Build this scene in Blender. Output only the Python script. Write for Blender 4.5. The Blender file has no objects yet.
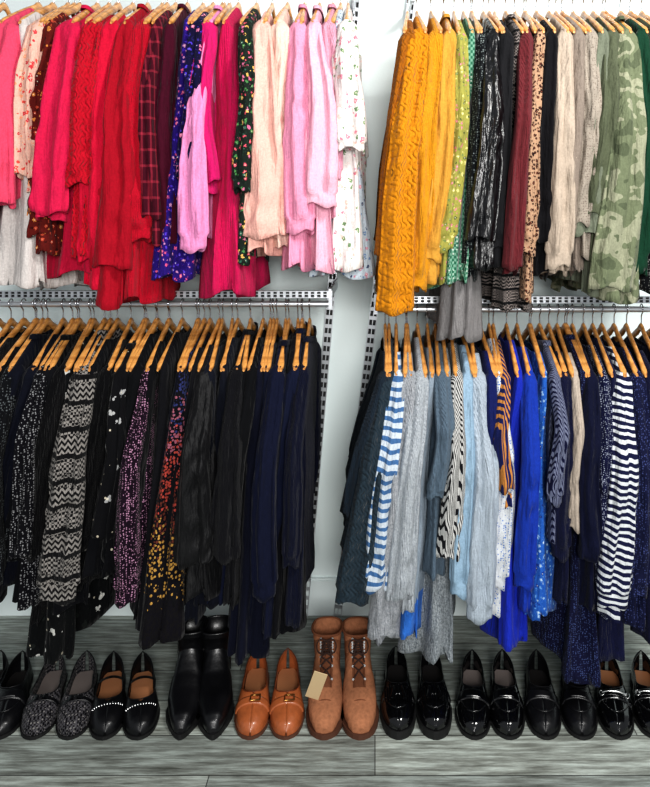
import bpy, math, random
from mathutils import Vector, noise, Matrix
random.seed(11)
S=bpy.context.scene
F=680.0; CX=375.0; HY=215.0; CZ=1.5
def PX(p,d): return (p-CX)*d/F
def PZ(p,d): return CZ-(p-HY)*d/F
RAILY=2.2; WALLY=2.56
ZR={'UL':2.232,'UR':2.205,'LL':1.212,'LR':1.195}
# ------------------------------------------------------------ camera / colour
cd=bpy.data.cameras.new('camera'); cam=bpy.data.objects.new('camera',cd); S.collection.objects.link(cam)
cam.location=(0,0,CZ); cam.rotation_euler=(math.radians(90),0,0)
cd.sensor_width=36; cd.lens=36*F/787; cd.shift_x=-(CX-325)/787; cd.shift_y=-(393.5-HY)/787
cd.clip_start=0.02
S.camera=cam
S.view_settings.view_transform='Standard'
try: S.view_settings.look='Medium High Contrast'
except Exception: pass
# ------------------------------------------------------------ material helpers
def lin(c):
    o=[]
    for v in c[:3]:
        v=v/255.0
        o.append(v/12.92 if v<=0.04045 else ((v+0.055)/1.055)**2.4)
    return (*o,1)
def dye(c):
    m=max(c); r=lin([v+.07*(m-v) for v in c]); return (r[0]*.86,r[1]*.86,r[2]*.86,1)
class NT:
    def __init__(s,name):
        s.m=bpy.data.materials.new(name); s.m.use_nodes=True; s.t=s.m.node_tree
        s.b=s.t.nodes['Principled BSDF']; s.co=s.n('ShaderNodeTexCoord').outputs['Object']
    def n(s,k,**a):
        x=s.t.nodes.new(k)
        for q,v in a.items(): setattr(x,q,v)
        return x
    def l(s,a,b): s.t.links.new(a,b)
    def put(s,v,sock):
        if hasattr(v,'is_output'): s.l(v,sock)
        else: sock.default_value=v
    def math(s,op,a,b=0,c=0):
        x=s.n('ShaderNodeMath',operation=op); s.put(a,x.inputs[0]); s.put(b,x.inputs[1]); s.put(c,x.inputs[2]); return x.outputs[0]
    def mix(s,f,a,b):
        x=s.n('ShaderNodeMix',data_type='RGBA'); s.put(f,x.inputs[0]); s.put(a,x.inputs[6]); s.put(b,x.inputs[7]); return x.outputs[2]
    def scale(s,v,sc):
        x=s.n('ShaderNodeMapping'); s.l(v,x.inputs[0]); x.inputs['Scale'].default_value=sc; return x.outputs[0]
    def noise(s,v,sc,det=3,rough=.5):
        x=s.n('ShaderNodeTexNoise'); s.l(v,x.inputs['Vector']); x.inputs['Scale'].default_value=sc; x.inputs['Detail'].default_value=det; x.inputs['Roughness'].default_value=rough; return x.outputs[0]
    def vor(s,v,sc,feat='F1',r=1):
        x=s.n('ShaderNodeTexVoronoi',feature=feat); s.l(v,x.inputs['Vector']); x.inputs['Scale'].default_value=sc; x.inputs['Randomness'].default_value=r; return x
    def ramp(s,f,stops,const=True):
        x=s.n('ShaderNodeValToRGB'); s.put(f,x.inputs[0]); r=x.color_ramp
        if const: r.interpolation='CONSTANT'
        while len(r.elements)<len(stops): r.elements.new(.5)
        for e,(p,c) in zip(r.elements,stops): e.position=p; e.color=c
        return x.outputs[0]
    def xyz(s,v=None):
        x=s.n('ShaderNodeSeparateXYZ'); s.l(v or s.co,x.inputs[0]); return x.outputs
    def bump(s,h,st=.4,dist=.01,prev=None):
        x=s.n('ShaderNodeBump'); s.l(h,x.inputs['Height']); x.inputs['Strength'].default_value=st; x.inputs['Distance'].default_value=dist
        if prev: s.l(prev,x.inputs['Normal'])
        return x.outputs[0]
cache={}
def fabric(kind,*cols,sc=1.0,rough=.9,sheen=.05,knit=False,spec=.15):
    key=(kind,cols,sc,rough,knit)
    if key in cache: return cache[key]
    T=NT('fabric_'+kind+'_%d'%len(cache)); C=[dye(c) for c in cols]
    co=T.co; X,Y,Z=T.xyz()
    warp=T.noise(co,9,2)
    if kind=='plain': col=C[0]
    elif kind=='heather':
        col=T.mix(T.ramp(T.noise(T.scale(co,(1,1,.6)),260,2,.8),[(.35,(0,0,0,1)),(.65,(1,1,1,1))],False),C[0],C[1])
    elif kind=='dots':
        v=T.vor(co,75*sc,r=.5); sz=T.math('ADD',.16,T.math('MULTIPLY',T.noise(co,40,1),.3))
        col=T.mix(T.math('LESS_THAN',v.outputs['Distance'],sz),C[0],C[1])
    elif kind=='floral':
        v=T.vor(co,34*sc); v2=T.vor(co,90*sc)
        sep=T.n('ShaderNodeSeparateColor'); T.l(v.outputs['Color'],sep.inputs[0])
        n=len(C)-1
        fl=T.ramp(sep.outputs[0],[(i/n,C[i+1]) for i in range(n)])
        edge=T.math('ADD',v.outputs['Distance'],T.math('MULTIPLY',v2.outputs['Distance'],.45))
        petal=T.mix(T.math('LESS_THAN',v.outputs['Distance'],.12),fl,T.mix(.5,fl,(1,.9,.7,1)))
        leaf=T.mix(T.math('LESS_THAN',T.vor(co,75*sc).outputs['Distance'],.2),C[0],T.mix(.45,C[0],C[-1]))
        col=T.mix(T.math('LESS_THAN',edge,.56),leaf,petal)
    elif kind=='stripes':
        z=T.math('ADD',T.math('ADD',Z,T.math('MULTIPLY',warp,.03)),T.math('MULTIPLY',X,.12))
        fr=T.math('FRACT',T.math('MULTIPLY',z,1/(.028*sc)))
        col=T.mix(T.math('LESS_THAN',fr,.45),C[0],C[1])
    elif kind=='vstripes':
        z=T.math('ADD',T.math('ADD',X,T.math('MULTIPLY',Y,.6)),T.math('MULTIPLY',Z,.06))
        fr=T.math('FRACT',T.math('MULTIPLY',z,1/(.014*sc)))
        col=T.mix(T.math('LESS_THAN',fr,.45),C[0],C[1])
    elif kind=='aztec':
        a=T.math('PINGPONG',T.math('ADD',X,T.math('MULTIPLY',Y,.5)),.011*sc)
        z=T.math('ADD',Z,T.math('MULTIPLY',a,1.2))
        fr=T.math('FRACT',T.math('MULTIPLY',z,1/(.020*sc)))
        zz=T.math('FRACT',T.math('MULTIPLY',Z,1/(.16*sc)))
        band=T.math('LESS_THAN',zz,.42)
        band2=T.math('ADD',T.math('LESS_THAN',zz,.09),T.math('COMPARE',zz,.55,.05))
        chk=T.n('ShaderNodeTexChecker'); T.l(co,chk.inputs[0]); chk.inputs['Scale'].default_value=120/sc
        k=T.math('ADD',T.math('MULTIPLY',band,T.math('LESS_THAN',fr,.5)),T.math('MULTIPLY',T.math('SUBTRACT',1,band),chk.outputs['Fac']))
        k=T.math('MULTIPLY',k,T.math('SUBTRACT',1,band2))
        col=T.mix(k,C[0],C[1])
    elif kind=='leopard':
        v=T.vor(co,75*sc); d=v.outputs['Distance']
        k=T.math('MULTIPLY',T.math('GREATER_THAN',d,.22),T.math('LESS_THAN',d,.48))
        k=T.math('MULTIPLY',k,T.math('GREATER_THAN',T.noise(co,70*sc,1),.42))
        col=T.mix(k,T.mix(T.math('LESS_THAN',d,.22),C[0],C[2]),C[1])
    elif kind=='camo':
        n=len(C); col=T.ramp(T.noise(T.scale(co,(1,1,1.3)),11*sc,2.5,.5),[(0 if i==0 else .38+.24*(i-1)/(max(1,n-2)),C[i]) for i in range(n)])
    elif kind=='plaid':
        a=T.math('LESS_THAN',T.math('FRACT',T.math('MULTIPLY',Z,22/sc)),.16)
        b=T.math('LESS_THAN',T.math('FRACT',T.math('MULTIPLY',T.math('ADD',X,Y),38/sc)),.3)
        col=T.mix(T.math('MULTIPLY',T.math('ADD',a,b),.5),C[0],C[1])
    elif kind=='geo':
        chk=T.n('ShaderNodeTexChecker'); T.l(T.scale(co,(1,.6,.8)),chk.inputs[0]); chk.inputs['Scale'].default_value=150/sc
        v=T.vor(co,85/sc,r=.1)
        col=T.mix(T.math('LESS_THAN',v.outputs['Distance'],.25),T.mix(chk.outputs['Fac'],C[0],C[1]),C[2])
    elif kind=='border':
        v=T.vor(co,115,r=.8); sep=T.n('ShaderNodeSeparateColor'); T.l(v.outputs['Color'],sep.inputs[0])
        z=T.n('ShaderNodeMapRange'); T.l(T.math('ADD',Z,T.math('MULTIPLY',sep.outputs[0],.16)),z.inputs[0]); z.inputs[1].default_value=.42; z.inputs[2].default_value=1.12
        n=len(C)-1
        top=T.ramp(z.outputs[0],[(i/n,C[i+1]) for i in range(n)])
        col=T.mix(T.math('GREATER_THAN',v.outputs['Distance'],.46),top,C[0])
    elif kind=='twotone':
        col=T.mix(T.math('LESS_THAN',T.math('ADD',Z,T.math('MULTIPLY',warp,.02)),sc),C[0],C[1])
    hv=T.n('ShaderNodeHueSaturation'); T.put(col,hv.inputs['Color'])
    mr=T.n('ShaderNodeMapRange'); T.l(T.noise(co,160,3,.7),mr.inputs[0]); mr.inputs[1].default_value=.3; mr.inputs[2].default_value=.7; mr.inputs[3].default_value=.84; mr.inputs[4].default_value=1.1
    T.l(mr.outputs[0],hv.inputs['Value']); col=hv.outputs[0]
    T.l(col,T.b.inputs['Base Color'])
    T.b.inputs['Roughness'].default_value=rough
    T.b.inputs['Specular IOR Level'].default_value=spec
    T.b.inputs['Sheen Weight'].default_value=sheen; T.b.inputs['Sheen Roughness'].default_value=.4
    b1=T.bump(T.noise(T.scale(co,(2.2,2.2,.5)),24,3,.5),.6,.02)
    if knit=='cable':
        xs=T.math('ADD',X,T.math('MULTIPLY',Y,.7))
        ca=T.math('ABSOLUTE',T.math('SINE',T.math('ADD',T.math('MULTIPLY',xs,230),T.math('MULTIPLY',T.math('SINE',T.math('MULTIPLY',Z,170)),1.3))))
        h=T.math('ADD',ca,T.math('MULTIPLY',T.noise(co,240,2),.5))
        b1=T.bump(h,.65,.006,b1)
    elif knit:
        xx=T.math('SINE',T.math('MULTIPLY',T.math('ADD',T.math('ADD',X,T.math('MULTIPLY',Y,.7)),T.math('MULTIPLY',warp,.01)),1100))
        h=T.math('ADD',T.math('MULTIPLY',xx,.4),T.math('MULTIPLY',T.noise(co,330,3,.7),2))
        b1=T.bump(h,.6,.004,b1)
    else:
        b1=T.bump(T.noise(co,380,2,.6),.2,.003,b1)
    T.l(b1,T.b.inputs['Normal'])
    cache[key]=T.m; return T.m
def simple(name,c,rough=.5,metal=0,spec=.5,coat=0,bump=0,bs=60,var=0):
    T=NT(name); T.b.inputs['Base Color'].default_value=lin(c)
    if var:
        n=T.noise(T.co,bs,4,.6); T.l(T.mix(n,lin([v*(1-var) for v in c]),lin([min(255,v*(1+var)) for v in c])),T.b.inputs['Base Color'])
    T.b.inputs['Roughness'].default_value=rough; T.b.inputs['Metallic'].default_value=metal
    T.b.inputs['Specular IOR Level'].default_value=spec; T.b.inputs['Coat Weight'].default_value=coat; T.b.inputs['Coat Roughness'].default_value=.08
    if bump: T.l(T.bump(T.noise(T.co,bs,4,.6),bump,.004),T.b.inputs['Normal'])
    return T.m
# ------------------------------------------------------------ mesh builder
class MB:
    def __init__(s): s.v=[]; s.f=[]; s.m=[]; s.sm=[]
    def grid(s,P,closed=False,mi=0,smooth=True,flip=False):
        o=len(s.v); R=len(P); C=len(P[0])
        for r in P: s.v.extend([tuple(p) for p in r])
        for i in range(R-1):
            for j in range(C if closed else C-1):
                k=(j+1)%C; q=(o+i*C+j,o+i*C+k,o+(i+1)*C+k,o+(i+1)*C+j)
                s.f.append(q[::-1] if flip else q); s.m.append(mi); s.sm.append(smooth)
        return o
    def poly(s,pts,mi=0,smooth=False):
        o=len(s.v); s.v.extend([tuple(p) for p in pts]); s.f.append(tuple(range(o,o+len(pts)))); s.m.append(mi); s.sm.append(smooth)
    def box(s,c,h,mi=0,rot=None):
        o=len(s.v)
        for x in (-1,1):
            for y in (-1,1):
                for z in (-1,1):
                    p=Vector((x*h[0],y*h[1],z*h[2]))
                    if rot: p=rot@p
                    s.v.append(tuple(p+Vector(c)))
        for q in ((0,1,3,2),(4,6,7,5),(0,4,5,1),(2,3,7,6),(0,2,6,4),(1,5,7,3)):
            s.f.append(tuple(o+i for i in q)); s.m.append(mi); s.sm.append(False)
    def tube(s,path,r,mi=0,n=8,sx=1,cap=True):
        P=[Vector(p) for p in path]; rows=[]; prev=None
        for i,p in enumerate(P):
            t=(P[min(i+1,len(P)-1)]-P[max(i-1,0)]).normalized()
            up=prev if prev else (Vector((1,0,0)) if abs(t.x)<.8 else Vector((0,0,1)))
            a=(up-t*up.dot(t)).normalized(); b=t.cross(a); prev=a
            rr=r[i] if isinstance(r,(list,tuple)) else r
            rows.append([p+a*math.cos(2*math.pi*k/n)*rr*sx+b*math.sin(2*math.pi*k/n)*rr for k in range(n)])
        s.grid(rows,True,mi)
        if cap: s.poly(rows[0][::-1],mi); s.poly(rows[-1],mi)
    def build(s,name,mats,loc=(0,0,0),rotz=0,data=None):
        me=bpy.data.meshes.new(name); me.from_pydata(s.v,[],s.f)
        for m in mats: me.materials.append(m)
        me.polygons.foreach_set('material_index',s.m); me.polygons.foreach_set('use_smooth',s.sm); me.update()
        ob=bpy.data.objects.new(name,me); S.collection.objects.link(ob); ob.location=loc; ob.rotation_euler=(0,0,rotz); return ob
def sstep(t): t=max(0,min(1,t)); return t*t*(3-2*t)
def lerp(a,b,t): return a+(b-a)*t
def plin(pts,s):
    for (a,x),(b,y) in zip(pts,pts[1:]):
        if s<=b: return lerp(x,y,(s-a)/(b-a))
    return pts[-1][1]
# ------------------------------------------------------------ room
T=NT('painted_wall'); T.l(T.mix(T.noise(T.co,2.5,3),lin((226,240,240)),lin((238,248,247))),T.b.inputs['Base Color']); T.b.inputs['Roughness'].default_value=.6
T.l(T.bump(T.noise(T.co,140,3),.12,.003),T.b.inputs['Normal']); WALL=T.m
T=NT('grey_wood_planks')
br=T.n('ShaderNodeTexBrick'); T.l(T.co,br.inputs['Vector']); br.inputs['Scale'].default_value=1; br.inputs['Brick Width'].default_value=1.2; br.inputs['Row Height'].default_value=.14; br.inputs['Mortar Size'].default_value=.0014
br.inputs['Color1'].default_value=lin((128,134,130)); br.inputs['Color2'].default_value=lin((160,166,160)); br.inputs['Mortar'].default_value=lin((56,56,55)); br.offset=.37
g=T.noise(T.scale(T.co,(2.0,22,1)),3.0,7,.68); g2=T.noise(T.scale(T.co,(4,90,1)),2.5,6,.75)
gr=T.ramp(g,[(.32,(.30,.29,.27,1)),(.48,(.78,.77,.75,1)),(.64,(1.45,1.48,1.47,1))],False)
mx=T.n('ShaderNodeMix',data_type='RGBA',blend_type='MULTIPLY'); mx.inputs[0].default_value=1; T.l(br.outputs['Color'],mx.inputs[6]); T.l(gr,mx.inputs[7])
m2=T.n('ShaderNodeMix',data_type='RGBA',blend_type='OVERLAY'); m2.inputs[0].default_value=.7; T.l(mx.outputs[2],m2.inputs[6]); T.l(g2,m2.inputs[7])
T.l(m2.outputs[2],T.b.inputs['Base Color']); T.b.inputs['Roughness'].default_value=.5
T.l(T.bump(g2,.25,.003),T.b.inputs['Normal']); FLOOR=T.m
b=MB(); b.box((-.1,0.6,-.05),(2.6,2.1,.05)); b.build('floor',[FLOOR])
b=MB(); b.box((-.1,WALLY+.05,1.45),(2.6,.05,1.45)); b.build('wall_back',[WALL])
b=MB(); b.box((-.1,WALLY-.007,.065),(2.6,.007,.065)); b.box((-.1,WALLY-.005,.134),(2.6,.005,.004)); b.build('baseboard_back',[simple('baseboard_paint',(222,232,232),.45)])
# ------------------------------------------------------------ slotted shelving standards and rails
CH=simple('zinc_channel',(205,208,212),.3,.8); DK=simple('slot_shadow_steel',(5,5,7),.6)
def channel(b,p0,p1,width,wdir,ndir,pitch,edge=.0015,bar=.2):
    p0=Vector(p0);p1=Vector(p1);t=(p1-p0); L=t.length; t.normalize(); w=Vector(wdir); w=(w-t*w.dot(t)).normalized(); n=Vector(ndir)
    R=Matrix((w,n,t)).transposed()
    mid=(p0+p1)/2
    b.box(mid+n*-.004,(width/2-.001,.003,L/2),1,R)
    for sgn in (-1,1): b.box(mid+w*sgn*(width/2-edge),(edge,.009,L/2),0,R)
    b.box(mid,(edge,.0035,L/2),0,R)
    k=int(L/pitch)
    for i in range(k+1): b.box(p0+t*(i*pitch),(width/2-.001,.003,pitch*bar),0,R)
py=WALLY-.012
def standard(x0,y0,x1,y1):
    z0=PZ(y0,py); z1=PZ(y1,py); X0=PX(x0,py); X1=PX(x1,py)
    sl=(X0-X1)/(z0-z1); top=2.75
    b=MB(); channel(b,(X1-(z1-.0)*sl,py,0.0),(X0+(top-z0)*sl,py,top),.030,(1,0,0),(0,-1,0),.034)
    b.build('slotted_wall_standard',[CH,DK]); return lambda z: X1+(z-z1)*sl
sL=standard(356,0,312,520); sR=standard(411,0,374,310)
def bay(xl,xr,z):
    b=MB()
    b.tube([(xl,RAILY,z),(xr,RAILY,z)],.010,0,14)
    channel(b,(xl,RAILY-.02,z+.034),(xr,RAILY-.02,z+.034),.022,(0,0,1),(0,-1,0),.020,.0012,.22)
    for x in (xl,xr):
        b.box((x,(RAILY-.03+WALLY)/2,z+.034),(.004,(WALLY-RAILY+.03)/2,.018),0)
        b.box((x,RAILY,z+.015),(.006,.010,.03),0)
    b.build('hanging_rail',[CH,DK])
bay(-1.55,sL(ZR['UL']),ZR['UL']); bay(-1.55,sL(ZR['LL'])+.02,ZR['LL']); bay(sR(ZR['UR']),1.3,ZR['UR']); bay(sR(ZR['LR']),1.3,ZR['LR'])
# ------------------------------------------------------------ hanger
T=NT('honey_wood'); T.l(T.ramp(T.noise(T.scale(T.co,(6,1.2,6)),14,4,.6),[(.3,lin((150,96,46))),(.6,lin((214,154,84))),(.8,lin((238,190,126)))],False),T.b.inputs['Base Color']); T.b.inputs['Roughness'].default_value=.32; T.b.inputs['Coat Weight'].default_value=.3
HW=T.m; HM=simple('hook_steel',(190,190,195),.2,1)
NECK=.062; SPAN=.205; DROP=.105
def arm(a): return -NECK-.004-DROP*(abs(a)/SPAN)**1.15
b=MB(); rows=[]; N=28
for i in range(N+1):
    u=-1+2*i/N; y=u*SPAN; z=arm(y)+(.006 if abs(u)<.1 else 0)+.003; hh=.0140*(1-.25*abs(u)); tk=.0058*(1+.5*abs(u)**2)
    if i in (0,N): hh*=.4; tk*=.4
    rows.append([(math.cos(q)*tk,y,z+math.sin(q)*hh) for q in [2*math.pi*k/10 for k in range(10)]])
b.grid(rows,True,0); b.poly(rows[0][::-1],0); b.poly(rows[-1],0)
hook=[(0,0,-NECK+.004),(0,0,-.035),(0,0,-.022)]
for k in range(1,13):
    an=math.radians(-95+k*20.5); hook.append((0,-.0155*math.cos(an),.0155*math.sin(an)+.0015))
b.tube(hook,.0021,1,6)
hproto=b.build('wooden_hanger',[HW,HM]); HME=hproto.data; bpy.data.objects.remove(hproto)
def hanger(x,z,lean):
    o=bpy.data.objects.new('wooden_hanger',HME); S.collection.objects.link(o); o.location=(x,RAILY+random.uniform(-.002,.002),z); o.rotation_euler=(0,lean,random.uniform(-.08,.08)); return o
# ------------------------------------------------------------ garments
def ring_noise(seed,u,t,k=1.0): return noise.noise(Vector((seed*7.3+math.cos(u)*k,math.sin(u)*k+seed*3.1,t)))
def garment(rail,name,xt,xb,wt,wb,ys,yh,mat,f=.03,a0=None,collar=None,cuff=None,flare=0):
    z0=ZR[rail]
    sd=random.random()*100
    if cuff is None: cuff=random.random()<.6
    tipd=RAILY-SPAN+.005
    Xt=PX(xt,tipd); df=tipd-.02-f; Xb=PX(xb,df)
    Wt=wt*tipd/F/2; Wb=wb*df/F/2
    zh=PZ(yh,RAILY-.14-f); a0=a0 or random.uniform(.06,.13)
    b=MB()
    hasS=ys>0
    lean=(Xb-Xt)
    rows=[]; M=60
    R1=7; R2=42
    dgz=random.uniform(-7,7)
    for i in range(R1+R2+1):
        if i<=R1:
            k=i/R1; a=lerp(a0,SPAN-.004,k); z=z0+arm(a)+.013-.003*k; tt=0; bx=lerp(.013,.0155,k)
        else:
            k=(i-R1)/R2; tt=k
            zs=z0+arm(SPAN)+.01
            z=lerp(zs,zh,k); a=SPAN-.004+ (.004-.03*sstep(k*3)+ (.03+flare)*k) + f*.5*k
            w0=Wt if not hasS else Wt*.62; w1=Wb if not hasS else Wb*.9
            bx=w0*min(1,.5+3.0*k) if k<.17 else lerp(w0,w1,(k-.17)/.83)
            bx=max(.016,bx)*(1+.05*noise.noise(Vector((sd,z*9,3))))
        zr=z
        cx=Xt+lean*(k if i>R1 else 0)*(1 if not hasS else .85)
        row=[]
        for j in range(M):
            th=2*math.pi*j/M
            c=math.cos(th); s=math.sin(th)
            yy=a*math.copysign(abs(c)**.7,c); yn=yy/SPAN
            ph=sd
            amp=sstep(tt*2.2)*.85+.1
            w=1+.28*amp*math.sin(yn*7+ph+1.0*tt)+.2*amp*math.sin(yn*13+ph*2-tt*1.2)
            x=cx+bx*math.copysign(abs(s)**.6,s)*w
            if i>R1: x+=bx*.4*amp*math.sin(yn*4.2+ph*1.7+tt*1.6)
            nn=ring_noise(sd,th,z*4,1.4)
            x+=nn*.009*amp*(1 if i>R1 else .2)
            y=RAILY+yy-(f*.5*tt)+ (noise.noise(Vector((sd,z*6,c)))*.012*amp if i>R1 else 0)
            if i>R1:
                xe=s*2.6; wid=min(1.5,bx/.03)
                pl=math.sin(xe*3.1+ph*3+z*dgz*.5+1.2*noise.noise(Vector((sd,z*4,1))))+.5*math.sin(xe*6.3+ph-z*dgz)
                y+=-math.copysign(1,-c)*abs(c)**.5*pl*.012*amp*wid; x+=s*pl*.002*amp
            zz=zr
            if i>R1: zz+=tt**5*.018*math.sin(yn*2.2+ph)+tt**5*.008*math.sin(yn*9+ph)+tt**6*.006*math.sin(th*7+ph)
            if i==0: zz-=.018*(1-min(1,abs(yy)/a0))
            row.append((x,y,zz))
        rows.append(row)
    last=rows[-1]; cxm=sum(p[0] for p in last)/M; cym=sum(p[1] for p in last)/M
    rows.append([(lerp(p[0],cxm,.12),lerp(p[1],cym,.015),p[2]-.002) for p in last])
    rows.append([(lerp(p[0],cxm,.3),lerp(p[1],cym,.04),p[2]+.03) for p in last])
    b.grid(rows,True,0)
    if collar:
        rr=[]
        for q,(e,h) in enumerate(((1.0,0),(1.04,.007),(1.08,.013),(1.2,.010),(1.26,-.002))):
            rr.append([(p[0]+ (p[0]-Xt)*(e-1)*1.5,RAILY+(p[1]-RAILY)*e*.98,p[2]+h) for p in rows[0]])
        b.grid(rr,True,0)
    if hasS:
        for side in (-1,1):
            zs=z0+arm(SPAN)+.016
            d_e=df; ze=PZ(ys,d_e)
            if side>0: ze+=random.uniform(-.02,.05)
            n=56; K=40; rws=[]
            elb=random.uniform(.42,.58); kink=random.uniform(-.018,.018)
            ruck=random.uniform(.4,1.2); dz2=random.uniform(-11,11); flar=random.uniform(-.05,.22) if not cuff else .05
            for i in range(n+1):
                t=i/n
                z=lerp(zs,ze,t)
                cap=min(1,math.sqrt(min(1,(t+.006)/.06)))
                rx=lerp(Wt,Wb,sstep(t*1.1))*cap*(1+.07*noise.noise(Vector((sd,z*9,side)))+flar*t*t-.06*math.exp(-((t-elb)/.06)**2))
                ry=lerp(.032,.020+.15*Wb,t)*cap
                kk=(t/elb if t<elb else (1-t)/(1-elb))
                cx=lerp(Xt,Xb,t)+kink*sstep(kk)+.002*math.sin(t*9+sd)
                yc=SPAN-.022+ (f+.012)*sstep(t*2.2)
                isc=cuff and t>.935
                if isc: rx*=.86; ry*=.9
                row=[]
                wid=min(1.4,rx/.03)
                for j in range(K):
                    th=2*math.pi*j/K; c=math.cos(th); s=math.sin(th)
                    dg=math.sin(z*70+s*2.4*side+sd+3*noise.noise(Vector((sd,z*6,th))))
                    nz=noise.noise(Vector((sd*2,z*5,s)))
                    wr=.13*ruck*dg*max(0,nz+.15)*(1.5 if abs(t-elb)<.12 or t>.75 else .6)
                    nn=ring_noise(sd+side,th,z*6,1.2)*.12
                    q=(0 if isc else 1)*min(1,t*7)
                    xe=s*2.5
                    pl=math.sin(xe*2.4+sd*3+z*dz2*.6+1.5*noise.noise(Vector((sd,z*5,2))))+.45*math.sin(xe*5.1+sd-z*dz2)
                    mm=q*(wr+nn)
                    se=math.copysign(abs(s)**.8,s)
                    yv=yc+ry*c*(1+mm)+ c/(abs(c)+.15)*abs(c)**.5*pl*.0085*q*wid+(wr*.03*q if c>0 else 0)
                    rag=(.007*math.sin(th*2+sd)+.004*math.sin(th*5+sd)) if i==n else 0
                    row.append((cx+rx*se*(1+mm*.4),RAILY+side*yv,z+rag))
                rws.append(row)
            L=rws[-1]; mx_=sum(p[0] for p in L)/K; my=sum(p[1] for p in L)/K
            rws.append([(lerp(p[0],mx_,.10),lerp(p[1],my,.14),p[2]-.001) for p in L])
            rws.append([(lerp(p[0],mx_,.2),lerp(p[1],my,.25),p[2]+.035) for p in L])
            b.grid(rws,True,0,flip=(side>0))
    ob=b.build(name,[mat])
    hanger(Xt,z0,random.uniform(-.04,.04))
    return ob
P=lambda *c,**k: fabric('plain',*c,**k)
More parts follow.
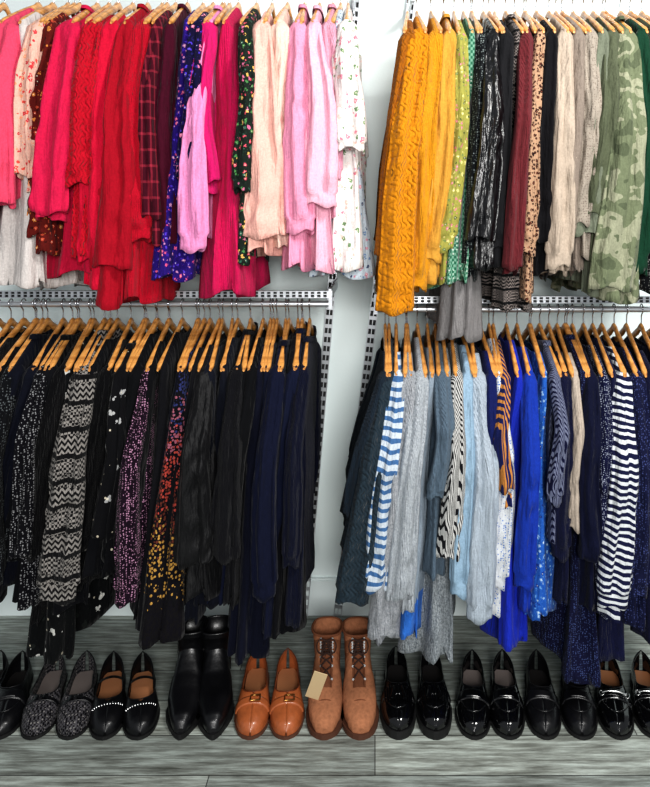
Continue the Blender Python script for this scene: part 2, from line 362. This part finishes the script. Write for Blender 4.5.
G=[
('UL','coral_long_sleeve_top',-32,-45,34,34,205,215,P((215,46,84)),.03),
('UL','coral_long_sleeve_top',6,-10,34,36,205,190,P((224,66,100)),.05),
('UL','white_sheer_blouse',22,16,30,66,0,290,P((208,200,196)),.01),
('UL','peach_floral_blouse',38,24,22,22,175,200,fabric('floral',(225,178,160),(225,70,60),(210,50,60),(240,150,110),sc=1.8),.03),
('UL','rust_floral_blouse',50,34,16,20,235,245,fabric('floral',(95,20,16),(205,125,55),(190,70,45),(60,10,10),sc=2.0),.02),
('UL','crimson_long_sleeve_shirt',70,44,30,38,212,225,P((202,18,66)),.06),
('UL','crimson_cardigan',84,62,24,72,0,276,P((176,8,48)),.02),
('UL','red_lace_blouse',92,74,26,30,185,250,P((186,4,30),knit='cable'),.055),
('UL','red_long_sleeve_shirt',110,92,26,34,262,280,P((196,6,44)),.04),
('UL','scarlet_blouse',126,108,24,36,268,300,P((158,2,26)),.06),
('UL','scarlet_sweater',142,132,22,36,240,296,P((184,2,32),knit=True),.04),
('UL','burgundy_plaid_shirt',157,150,14,17,218,240,fabric('plaid',(66,5,25),(150,34,54)),.05),
('UL','burgundy_blouse',169,164,14,20,245,255,P((68,4,30)),.03),
('UL','purple_floral_dress',186,168,18,34,0,272,fabric('floral',(36,14,110),(205,135,185),(80,50,200),(215,80,130),(60,30,160),sc=2.1),.05),
('UL','navy_floral_blouse',198,186,18,24,178,250,fabric('floral',(14,10,50),(70,50,190),(210,110,150),(30,24,90),(50,40,130),sc=1.8),.055),
('UL','magenta_blouse',208,204,20,24,180,200,P((200,16,96)),.045),
('UL','light_pink_blouse',210,190,10,30,250,235,P((222,134,182)),.07),
('UL','hot_pink_cardigan',226,216,34,46,0,294,P((202,10,78),knit=True),.06),
('UL','tropical_floral_top',246,241,17,20,190,262,fabric('floral',(26,36,30),(215,76,96),(70,130,70),(215,170,85),(205,100,140),(50,100,80),sc=2.0),.06),
('UL','peach_blouse',262,262,26,42,236,252,P((232,174,160)),.045),
('UL','cream_blouse',279,278,22,28,220,240,P((232,192,176)),.03),
('UL','pink_blouse',298,299,22,32,232,262,P((226,142,172)),.06),
('UL','blush_shirt',314,320,20,36,205,272,P((234,170,190)),.07),
('UL','pale_pink_cardigan',329,330,18,22,180,220,P((224,154,176),knit=True),.04),
('UL','light_blue_floral_tunic',338,334,14,54,0,270,fabric('floral',(190,202,212),(110,140,180),(210,140,160),(50,70,110),(180,190,200),sc=1.8),.01),
('UL','white_floral_blouse',346,350,24,34,150,262,fabric('floral',(222,216,212),(215,120,140),(110,140,100),(222,216,212),(230,180,170),sc=1.5),.06),
# ---- upper right
('UR','mustard_cable_knit_sweater',411,383,22,18,255,262,P((150,84,6),knit='cable'),.03),
('UR','mustard_cable_knit_sweater',420,394,30,34,312,290,P((200,124,8),knit='cable'),.07),
('UR','yellow_cardigan',436,417,22,24,290,262,P((206,136,16),knit=True),.05),
('UR','yellow_blouse',450,432,20,24,262,275,P((194,138,48)),.045),
('UR','yellow_green_floral_top',462,443,16,24,250,284,fabric('floral',(150,146,66),(80,90,45),(200,112,130),(205,195,120),(110,125,70),sc=2.2),.04),
('UR','green_geometric_blouse',472,455,22,32,0,286,fabric('geo',(40,100,76),(110,158,134),(190,204,190)),.06),
('UR','grey_knit_sweater',480,464,12,38,0,332,P((130,127,127),knit=True),.045),
('UR','black_white_print_top',482,470,13,16,262,270,fabric('dots',(16,19,23),(120,130,128),sc=2.0),.05),
('UR','black_leather_jacket',494,482,18,28,240,262,P((10,10,13),rough=.26,spec=.7,sheen=0),.08),
('UR','charcoal_blouse',506,498,18,24,250,256,P((24,24,27)),.04),
('UR','brown_red_sweater',528,513,16,22,268,275,P((104,36,42),knit=True),.07),
('UR','black_print_dress',518,510,14,36,0,300,fabric('aztec',(16,16,18),(130,120,116),sc=.5),.02),
('UR','leopard_print_blouse',541,529,14,20,255,298,fabric('leopard',(170,134,106),(36,20,18),(120,60,42),sc=1.5),.055),
('UR','black_long_sleeve_top',552,545,16,24,240,272,P((15,14,18)),.045),
('UR','beige_blouse',566,560,20,28,268,265,P((172,156,140)),.065),
('UR','taupe_shirt',580,573,18,26,230,276,P((128,116,106)),.05),
('UR','taupe_print_blouse',592,584,16,20,225,255,fabric('dots',(150,140,128),(120,108,98),sc=1.9),.06),
('UR','sage_shirt',604,590,16,28,236,285,P((104,110,94)),.05),
('UR','olive_utility_shirt',614,598,18,24,215,260,P((80,86,66)),.065),
('UR','camouflage_jacket',628,614,28,44,290,296,fabric('camo',(82,90,68),(104,112,86),(142,144,120),(94,102,78)),.085),
('UR','green_long_sleeve_top',644,640,18,22,270,280,P((15,56,38)),.06),
('UR','olive_cardigan',655,652,18,24,200,262,P((56,66,44),knit=True),.03),
('UR','black_print_dress',668,664,18,34,250,285,fabric('dots',(18,20,24),(140,140,136),sc=1.8),.05),
('UR','green_long_sleeve_top',684,682,22,24,270,280,P((18,66,44)),.05),
]
BLK=[P((12,13,18)),P((9,10,14)),P((16,19,31)),P((8,8,11),knit=True),P((16,16,21)),P((11,14,28))]
NV=[P((12,17,38)),P((9,12,30)),P((15,21,46))]
nb=['black_blouse','black_long_sleeve_top','black_cardigan','black_shirt']
x=-40
while x<306:
    nm=random.choice(nb) if x<215 else random.choice(['navy_blouse','black_long_sleeve_top','navy_cardigan','black_dress'])
    m=random.choice(BLK) if x<215 else random.choice(BLK+NV+NV)
    ln=lerp(38,20,x/322.)
    ysl=random.choice((0,0,535,560,585,550)); yhh=random.uniform(560,622) if x<225 else random.uniform(595,630)
    if x>286: yhh=lerp(630,585,(x-286)/32)
    G.append(('LL',nm,x,x-ln,random.uniform(15,20),random.uniform(16,26) if ysl else random.uniform(26,36),ysl,yhh,m,random.uniform(0,.055)))
    x+=random.uniform(13,17)
G+=[
('LL','black_white_fleck_blouse',10,-14,18,24,590,560,fabric('dots',(12,14,18),(90,95,97),sc=1.8),.06),
('LL','polka_dot_blouse',42,16,18,20,560,590,fabric('dots',(10,10,16),(140,140,142),sc=2.0),.065),
('LL','aztec_print_cardigan',84,54,28,40,604,560,fabric('aztec',(16,16,18),(150,145,140),sc=.85,knit=True),.08),
('LL','black_white_leaf_skirt',66,44,16,44,0,642,fabric('floral',(12,14,16),(205,205,200),(12,14,16),(12,14,16),(30,34,32),sc=.9),.01),
('LL','black_white_patch_top',122,100,18,22,540,560,fabric('floral',(11,11,15),(170,170,170),(11,11,15),(11,11,15),(11,11,15),(11,11,15),sc=1.0),.05),
('LL','berry_dot_blouse',148,122,14,24,606,585,fabric('dots',(26,10,26),(180,130,160),sc=2.1),.075),
('LL','ethnic_border_print_tunic',182,150,18,38,0,626,fabric('border',(14,12,20),(18,16,18),(180,135,60),(100,46,34),(180,66,54),(160,88,106),(44,52,104)),.095),
('LL','black_quilted_jacket',204,190,20,38,565,588,P((12,12,15),rough=.6,spec=.25),.07),
('LL','charcoal_cardigan',238,222,18,28,560,600,P((17,17,22),knit=True),.065),
('LL','navy_dress',260,238,24,34,0,640,P((11,14,32)),.06),
('LL','navy_long_sleeve_top',277,262,20,26,600,632,P((13,18,42)),.07),
('LL','black_dress',290,277,18,28,0,630,P((9,9,15)),.06),
('LL','navy_cardigan',303,290,16,20,570,608,P((12,16,38),knit=True),.07),
# ---- lower right
('LR','slate_knit_cardigan',390,352,24,38,606,560,P((38,52,62),knit='cable'),.075),
('LR','slate_knit_sweater',386,350,14,20,515,500,P((28,40,52),knit=True),.03),
('LR','blue_white_striped_top',398,373,18,26,592,580,fabric('stripes',(190,200,210),(62,102,150),sc=.95),.085),
('LR','light_grey_sweater',410,382,22,32,640,620,fabric('heather',(134,138,144),(170,173,178),knit=True),.075),
('LR','light_grey_cardigan',421,399,20,26,600,600,fabric('heather',(150,157,165),(184,190,195),knit=True),.09),
('LR','pale_blue_grey_sweater',432,413,22,32,0,628,fabric('twotone',(146,160,174),(44,108,200),sc=.40,knit=True),.06),
('LR','slate_blue_cardigan',442,436,18,20,500,560,P((88,106,122),knit=True),.075),
('LR','fluffy_grey_sweater',448,434,20,42,0,652,fabric('heather',(98,106,114),(170,177,181),knit=True),.05),
('LR','black_white_striped_blouse',458,449,15,22,560,530,fabric('vstripes',(195,195,192),(24,24,30),sc=.4),.08),
('LR','powder_blue_shirt',468,461,16,22,598,560,P((138,166,188)),.075),
('LR','pale_blue_cardigan',480,480,20,30,622,600,P((172,184,196),knit=True),.085),
('LR','navy_blouse',491,491,12,16,510,520,P((16,26,84)),.05),
('LR','white_blue_speckled_top',500,499,14,26,590,600,fabric('dots',(200,204,208),(60,105,180),sc=1.9),.04),
('LR','navy_gold_stripe_blouse',505,507,12,16,492,500,fabric('vstripes',(22,30,86),(190,124,56),sc=.9),.07),
('LR','royal_blue_dress',520,510,22,38,0,640,P((18,38,165)),.07),
('LR','royal_blue_blouse',531,526,16,22,590,600,P((16,48,152)),.075),
('LR','blue_floral_blouse',545,543,18,32,0,612,fabric('floral',(28,84,172),(135,172,212),(18,48,130),(90,145,205),sc=2.4),.08),
('LR','navy_pinstripe_blouse',556,556,12,16,505,540,fabric('vstripes',(110,116,140),(15,18,52),sc=.35),.07),
('LR','navy_cardigan',566,562,16,20,560,600,P((15,19,50),knit=True),.05),
('LR','cream_blouse',576,577,10,13,530,500,P((176,162,148)),.055),
('LR','navy_dotted_dress',584,578,16,40,0,664,fabric('dots',(14,16,48),(60,74,120),sc=2.2),.04),
('LR','navy_blouse',592,594,16,22,560,600,P((11,15,42)),.07),
('LR','navy_polka_dot_blouse',604,606,14,18,585,600,fabric('dots',(14,18,52),(150,156,174),sc=2.4),.06),
('LR','navy_white_striped_top',624,616,20,34,610,600,fabric('stripes',(20,24,60),(210,214,218),sc=.72),.085),
('LR','navy_knit_sweater',614,614,12,30,0,640,P((18,22,58),knit=True),.03),
('LR','navy_speckled_cardigan',638,640,18,24,600,610,fabric('dots',(16,20,52),(60,70,120),sc=2.1),.07),
('LR','navy_cardigan',652,656,20,26,590,620,P((13,16,46),knit=True),.06),
('LR','navy_blouse',668,672,20,26,590,620,P((13,16,46)),.06),
('LR','navy_dress',684,690,20,26,0,640,P((11,15,42)),.06),
]
for g in G:
    garment(*g,collar=random.random()<.2)
for zr,px0,px1,n in ((ZR['LL'],0,304,8),(ZR['LR'],404,645,6),(ZR['UL'],0,340,5),(ZR['UR'],425,645,5)):
    for i in range(n): hanger(PX(lerp(px0,px1,(i+random.random())/n),2.0),zr,random.uniform(-.05,.05))
# ------------------------------------------------------------ shoes
HWR=[(0,.10),(.03,.45),(.08,.68),(.16,.86),(.27,.98),(.35,1),(.5,.88),(.65,.74),(.8,.74),(.9,.68),(.96,.5),(1,.16)]
HWP=[(0,.05),(.03,.24),(.08,.42),(.16,.66),(.27,.9),(.36,1),(.5,.86),(.65,.7),(.8,.7),(.9,.64),(.96,.48),(1,.16)]
HH=[(0,.016),(.04,.030),(.12,.040),(.3,.052),(.45,.066),(.6,.068),(.8,.066),(1,.07)]
def shoe(name,px,pyx,mats,rot=0,toe='r',L=.27,W=.101,heel=.018,sole=.008,open0=.42,hs=1.0,deco=None,dtoe=1.945,v0m=.64):
    """mats: upper, sole, lining, accent, metal"""
    HP=HWR if toe=='r' else HWP
    b=MB()
    def zb(s): return sole+(heel-sole)*sstep((s-.38)/.3) if heel>sole else sole
    def hw(s): return W/2*plin(HP,s)
    def sec(s,v,off=0,sx=1):
        w=hw(s)+off; h=plin(HH,s)*hs+off; a=v*math.pi/2
        return (w*math.sin(a)*sx,-L/2+s*L,zb(s)+h*max(0,math.cos(a))**.62)
    sc=(open0+.985)/2; sr=(.985-open0)/2
    def v0(s):
        u=(s-sc)/sr
        return v0m*max(0,1-abs(u)**2.6)**.5
    NS=46; NV_=10
    for side in (-1,1):
        rows=[]
        for i in range(NS+1):
            s=i/NS; vv=v0(s); r=[]
            for j in range(NV_+1): r.append(sec(s,side*lerp(1,vv,j/NV_)))
            for j in range(NV_+1):
                p=sec(s,side*lerp(vv,1,j/NV_),-.003); r.append(p)
            rows.append(r)
        b.grid(rows,False,0,flip=side<0)
        rim=[sec(s,side*v0(s),.0005) for s in [lerp(open0,.985,k/24) for k in range(25)]]
        b.tube(rim,.0016,3,6)
    b.grid([[(hw(s)*.86*x,-L/2+s*L,zb(s)+.007) for x in (-1,-.5,0,.5,1)] for s in [lerp(.1,.97,k/20) for k in range(21)]],False,2)
    st=[k/40 for k in range(41)]
    rows=[]
    for s in st:
        w=hw(s)*1.05+.0015; z=zb(s); y=-L/2-.003+s*(L+.006)
        rows.append([(-w,y,z+.002),(-w*1.0,y,z-sole*.5),(-w*.97,y,z-sole),(w*.97,y,z-sole),(w,y,z-sole*.5),(w,y,z+.002)])
    b.grid(rows,True,1,smooth=False); b.poly(rows[0],1); b.poly(rows[-1][::-1],1)
    if heel>sole+.004:
        rows=[]
        for s in [lerp(.72,1,k/14) for k in range(15)]:
            w=hw(s)*1.04; y=-L/2+s*(L+.003); rows.append([(-w,y,zb(s)-sole+.001),(-w*.95,y*.99,0),(w*.95,y*.99,0),(w,y,zb(s)-sole+.001)])
        b.grid(rows,True,1,smooth=False); b.poly(rows[0],1); b.poly(rows[-1][::-1],1)
    def band(s0,s1,va,vb,off,mi):
        R=[[sec(lerp(s0,s1,i/6),lerp(va,vb,j/16),off) for j in range(17)] for i in range(7)]
        R2=[[sec(s0,lerp(va,vb,j/16),0) for j in range(17)]]+R+[[sec(s1,lerp(va,vb,j/16),0) for j in range(17)]]
        b.grid(R2,False,mi)
    if deco in ('loafer','fringe','bit'):
        pth=[]
        for k in range(31):
            u=-1+2*k/30; s=open0+.02-(open0-.13)*math.sqrt(max(0,1-u*u)); pth.append(sec(s,u*.60,.001))
        b.tube(pth,.0022,3,6)
        band(open0-.12,open0-.02,-.8,.8,.003,0)
    if deco=='loafer':
        band(open0-.105,open0-.035,-.25,.25,.0045,3)
    if deco=='fringe':
        for k in range(11):
            v=lerp(-.5,.5,k/10); b.grid([[sec(s,v-.04,.006),sec(s,v,.008),sec(s,v+.035,.006)] for s in (open0-.2,open0-.15,open0-.08,open0-.03)],False,0)
        for sg in (-1,1):
            p=sec(open0-.07,sg*.12,.012); q=sec(open0-.2,sg*.2,.014); b.tube([p,((p[0]+q[0])/2,(p[1]+q[1])/2,(p[2]+q[2])/2+.003),q],[.003,.004,.006],0,8)
    if deco=='bit':
        p=[sec(open0-.07,v,.009) for v in [lerp(-.4,.4,k/10) for k in range(11)]]; b.tube(p,.0028,4,8)
        for sg in (-1,1):
            c=Vector(sec(open0-.07,sg*.42,.008)); b.tube([c+Vector((math.cos(a)*.007,math.sin(a)*.011,.002*math.cos(a))) for a in [2*math.pi*k/14 for k in range(15)]],.002,4,6,cap=False)
    if deco=='buckle':
        band(open0-.13,open0-.05,-.85,.85,.003,0)
        c=Vector(sec(open0-.09,.1,.008)); pts=[(-.014,-.011),(.014,-.011),(.014,.011),(-.014,.011),(-.014,-.011)]
        b.tube([c+Vector((u,v,0)) for u,v in pts],.0022,4,6)
    if deco=='bow':
        band(open0-.06,open0-.02,-.8,.8,.002,3)
        c=Vector(sec(open0-.05,0,.006))
        for sg in (-1,1):
            b.grid([[c+Vector((sg*u*.02,w*.009*(u+.25),.004*math.sin(u*3.1))) for w in (-1,0,1)] for u in (0,.25,.5,.75,1)],False,3)
        b.tube([c+Vector((0,-.005,.002)),c+Vector((0,.005,.002))],.005,3,8)
    if deco=='studs':
        for k in range(13):
            v=lerp(-.62,.62,k/12)
            s=open0-.03-.03*math.cos(v*2); c=sec(s,v,.001)
            R=[[(c[0]+math.cos(a)*r,c[1]+math.sin(a)*r,c[2]+h) for a in [2*math.pi*q/8 for q in range(8)]] for r,h in ((.003,0),(.002,.002),(.0003,.003))]; b.grid(R,True,4)
        pts=[]
        for k in range(13):
            u=-1+2*k/12; e=sec(.62,v0m*1.0); pts.append((u*e[0],e[1],e[2]+.012*(1-u*u)))
        R=[[(p[0],p[1]-.005,p[2]),(p[0],p[1]+.005,p[2])] for p in pts]; b.grid(R,False,0)
        b.grid([[(p[0],p[1]+.005,p[2]-.0015),(p[0],p[1]-.005,p[2]-.0015)] for p in pts],False,0)
    cy=dtoe+L/2*math.cos(rot)
    cxw=PX(px,dtoe)-math.sin(rot)*L/2
    return b.build(name,mats,(cxw,cy,0),rot)
PAT=simple('black_patent_leather',(7,7,9),.14,0,.55,.55)
LEA=simple('black_leather',(12,12,15),.36,0,.45,.1,.15,120)
SOLE=simple('black_rubber_sole',(12,12,13),.6)
LINB=simple('dark_lining',(24,20,20),.8); TAN=simple('tan_insole',(180,124,86),.55); GREYIN=simple('grey_insole',(130,120,116),.7)
COG=simple('cognac_leather',(150,84,48),.36,0,.5,.25,.25,60,.18); COGD=simple('cognac_trim',(96,46,22),.4)
SNK=fabric('geo',(14,14,18),(80,78,82),(130,126,124),sc=.8,rough=.5); GOLD=simple('antique_brass',(170,130,75),.3,1)
SUE=simple('tan_suede',(144,98,72),.95,0,.1,0,.4,90,.25); SUED=simple('tan_suede_trim',(110,70,50),.9,0,.1,0,.3,90,.15); RUB=simple('brown_sole',(78,46,30),.7)
LACE=simple('brown_lace',(50,28,20),.8); STEEL=simple('nickel',(190,190,190),.25,1); LININT=simple('beige_lining',(180,155,130),.85)
def ankle_boot(name,px,mats,rot=0,H=.215,lace=True,pointed=False,heel=.02,dtoe=1.945,W=.108):
    """mats: upper, sole, lining, lace, metal, trim"""
    b=MB(); L=.28; hh=heel
    R=[((-.138,.014),(-.138,.03),.010),((-.133,.008),(-.130,.046),.026 if not pointed else .018),((-.118,.006),(-.112,.057),.037 if not pointed else .028),((-.09,.006),(-.082,.064),.047 if not pointed else .039),
       ((-.05,.006),(-.038,.078),.052),((-.01,.006),(.002,.1),.050),((.03,.006+hh*.5),(.022,.120),.044),((.08,.006+hh),(.034,.135),.041),((.125,.012+hh),(.04,.145),.040),
       ((.134,.06+hh),(.043,.152),.0405),((.128,.11),(.042,.160),.042),((.128,H-.025),(.038,H-.015),.045),((.132,H),(.034,H),.048)]
    n=32
    pts=[]
    for i in range(len(R)-1):
        for k in range(4):
            t=k/4; A=R[i];B=R[i+1]
            pts.append(((lerp(A[0][0],B[0][0],t),lerp(A[0][1],B[0][1],t)),(lerp(A[1][0],B[1][0],t),lerp(A[1][1],B[1][1],t)),lerp(A[2],B[2],t)))
    pts.append(R[-1])
    def mk(p,sh=0):
        (by,bz),(ty,tz),w=p; cy=(by+ty)/2; cz=(bz+tz)/2; hy=(ty-by)/2; hz=(tz-bz)/2; r=[]
        for j in range(n):
            a=2*math.pi*j/n; c=math.cos(a); s=math.sin(a); e=.8
            cc=math.copysign(abs(c)**e,c); ss=math.copysign(abs(s)**e,s); q=1-sh
            wr=1+.06*noise.noise(Vector((a*1.5+px,cy*60,cz*60)))
            r.append((ss*(w*q)*wr,cy+hy*cc*q,max(.008,cz+hz*cc*q)))
        return r
    rows=[mk(p) for p in pts]
    rows+= [mk(pts[-1],.07), [(x,y,z-.06) for x,y,z in mk(pts[-2],.12)]]
    b.grid(rows,True,0); b.poly(rows[0][::-1],0)
    dark=[(x*.8,(y-.083)*.8+.083,H-.07) for x,y,z in rows[-1]]; b.poly(dark,2)
    top=mk(pts[-1]); b.tube(top+[top[0]],.004,5,6,cap=False)
    HP=HWP if pointed else HWR; rws=[]; t=.012
    def zb(s): return t+ (hh)*sstep((s-.4)/.25)
    for k in range(41):
        s=k/40; w=W/2*plin(HP,s)*1.06+.001; y=-L/2-.004+s*(L+.006); z=zb(s); rws.append([(-w,y,z+.003),(-w,y,z-t),(w,y,z-t),(w,y,z+.003)])
    b.grid(rws,True,1,smooth=False); b.poly(rws[0],1); b.poly(rws[-1][::-1],1)
    rws=[]
    for k in range(13):
        s=lerp(.7,1,k/12); w=W/2*plin(HP,s)*1.03; y=-L/2+s*(L+.002); rws.append([(-w,y,zb(s)-t+.001),(-w*.96,y,0),(w*.96,y,0),(w,y,zb(s)-t+.001)])
    b.grid(rws,True,1,smooth=False); b.poly(rws[0],1); b.poly(rws[-1][::-1],1)
    T_=[Vector((0,p[1][0],p[1][1])) for p in pts]; Wd=[p[2] for p in pts]
    def front(i,x,off):
        p=T_[i]; q=T_[min(i+1,len(T_)-1)]; tg=(q-p).normalized() if (q-p).length>1e-6 else Vector((0,0,1)); nrm=Vector((0,-tg.z,tg.y))
        if i>30: nrm=Vector((0,-1,0))
        ww=Wd[i]; fr=min(.95,abs(x)/ww); back=(1-math.sqrt(1-fr*fr))*.03
        return p+Vector((x,0,0))+nrm*(off-back)
    if lace:
        i0,i1=18,len(T_)-2
        b.grid([[front(i,x,.002) for x in (-.013,-.006,0,.006,.013)] for i in range(i0-2,i1+2)],False,5)
        for sg in (-1,1): b.tube([front(i,sg*.016,.002) for i in range(i0-2,i1+2)],.003,5,6)
        idx=list(range(i0,i1,4))
        for a,c in zip(idx,idx[1:]):
            for sg in (-1,1):
                b.tube([front(a,sg*.017,.005),front((a+c)//2,0,.009),front(c,-sg*.017,.005)],.0022,3,6)
        for a in idx:
            for sg in (-1,1):
                c=front(a,sg*.018,.004); b.tube([c,c+Vector((0,-.003,.001))],.0035,4,8)
        c=front(i1-1,0,.009)
        for sg in (-1,1):
            b.tube([c+Vector((sg*.03*math.sin(u*math.pi)*1.0,-.004-.01*u,-.03*u+.012*math.sin(u*6.28))) for u in [k/10 for k in range(11)]],.002,3,6)
            b.tube([c,c+Vector((sg*.012,-.012,-.025)),c+Vector((sg*.018,-.014,-.06))],.002,3,6)
        b.tube([( .046*math.sin(u),-.075,max(.02,.068*math.cos(u)**.8 if math.cos(u)>0 else 0)) for u in [lerp(-1.35,1.35,k/16) for k in range(17)]],.0016,5,6)
    else:
        for sg in (-1,1):
            b.tube([(sg*.0415,.085,z) for z in [lerp(.05,H-.01,k/8) for k in range(9)]],.0025,4,6)
    cy=dtoe+L/2*math.cos(rot); cx=PX(px,dtoe)-math.sin(rot)*L/2
    return b.build(name,mats,(cx,cy,0),rot)
def rot_for(toepx,heelpx,dt=1.945,L=.27):
    dx=PX(heelpx,dt+L)-PX(toepx,dt); return -math.asin(max(-.6,min(.6,dx/L)))
shoes=[
(shoe,'black_loafer',-30,2,(LEA,SOLE,LINB,LEA,GOLD),dict(deco='loafer')),
(shoe,'black_loafer',-1,24,(LEA,SOLE,LINB,LEA,GOLD),dict(deco='loafer')),
(shoe,'snake_print_flat',33,58,(SNK,SOLE,GREYIN,LEA,GOLD),dict(deco='bow',open0=.34,v0m=.7)),
(shoe,'snake_print_flat',70,88,(SNK,SOLE,GREYIN,LEA,GOLD),dict(deco='bow',open0=.34,v0m=.7)),
(shoe,'black_studded_flat',105,115,(LEA,SOLE,TAN,LEA,STEEL),dict(deco='studs',open0=.3,v0m=.7)),
(shoe,'black_studded_flat',140,144,(LEA,SOLE,TAN,LEA,STEEL),dict(deco='studs',open0=.3,v0m=.7)),
(ankle_boot,'black_ankle_boot',180,194,(LEA,SOLE,LINB,LEA,STEEL,LEA),dict(lace=False,pointed=True,H=.195,heel=.035)),
(ankle_boot,'black_ankle_boot',213,218,(LEA,SOLE,LINB,LEA,STEEL,LEA),dict(lace=False,pointed=True,H=.195,heel=.035)),
(shoe,'cognac_buckle_flat',250,258,(COG,RUB,TAN,COGD,GOLD),dict(deco='buckle',heel=.022,open0=.37,v0m=.68)),
(shoe,'cognac_buckle_flat',286,288,(COG,RUB,TAN,COGD,GOLD),dict(deco='buckle',heel=.022,open0=.37,v0m=.68)),
(ankle_boot,'suede_lace_up_boot',324,328,(SUE,RUB,LININT,LACE,STEEL,SUED),dict(H=.188)),
(ankle_boot,'suede_lace_up_boot',361,357,(SUE,RUB,LININT,LACE,STEEL,SUED),dict(H=.188)),
(shoe,'black_fringe_loafer',399,396,(PAT,SOLE,LINB,PAT,STEEL),dict(deco='fringe',sole=.022,heel=.032,hs=.95)),
(shoe,'black_fringe_loafer',436,430,(PAT,SOLE,LINB,PAT,STEEL),dict(deco='fringe',sole=.022,heel=.032,hs=.95)),
(shoe,'black_patent_loafer',474,472,(PAT,SOLE,GREYIN,PAT,STEEL),dict(deco='loafer')),
(shoe,'black_patent_loafer',509,502,(PAT,SOLE,GREYIN,PAT,STEEL),dict(deco='loafer')),
(shoe,'black_penny_loafer',546,536,(LEA,SOLE,LINB,LEA,STEEL),dict(deco='loafer')),
(shoe,'black_penny_loafer',582,572,(LEA,SOLE,LINB,LEA,STEEL),dict(deco='loafer')),
(shoe,'black_horsebit_loafer',619,606,(PAT,SOLE,TAN,PAT,STEEL),dict(deco='bit')),
(shoe,'black_horsebit_loafer',656,640,(PAT,SOLE,TAN,PAT,STEEL),dict(deco='bit')),
]
for fn,nm,tp,hp,ms,kw in shoes:
    r=rot_for(tp,hp)
    if fn is shoe: fn(nm,tp,0,ms,rot=r,**kw)
    else: fn(nm,tp,ms,rot=r,**kw)
b=MB(); PAP=simple('kraft_paper',(200,176,138),.8)
tx=PX(316,1.97); b.box((0,0,0),(.02,.0008,.055),0,Matrix.Rotation(.3,3,'Y')@Matrix.Rotation(.35,3,'X'))
b.tube([(.016,0,.053),(.022,.03,.062),(.03,.075,.055)],.0008,1,5)
b.build('price_tag',[PAP,LACE],(tx,1.98,.13))
# ------------------------------------------------------------ lights
W=bpy.data.worlds.new('daylight'); S.world=W; W.use_nodes=True
W.node_tree.nodes['Background'].inputs[0].default_value=(.9,.95,1,1); W.node_tree.nodes['Background'].inputs[1].default_value=.34
def area(name,loc,tgt,sx,sy,e,c):
    l=bpy.data.lights.new(name,'AREA'); l.shape='RECTANGLE'; l.size=sx; l.size_y=sy; l.energy=e; l.color=c
    o=bpy.data.objects.new(name,l); S.collection.objects.link(o); o.location=loc; o.rotation_euler=(Vector(tgt)-Vector(loc)).to_track_quat('-Z','Y').to_euler()
area('window_light',(.35,-1.3,1.9),(-.05,2.2,1.2),1.0,1.0,105,(1,.985,.96))
area('ceiling_light',(1.1,.7,2.9),(0,2.2,1.0),.5,.5,52,(1,.98,.95))
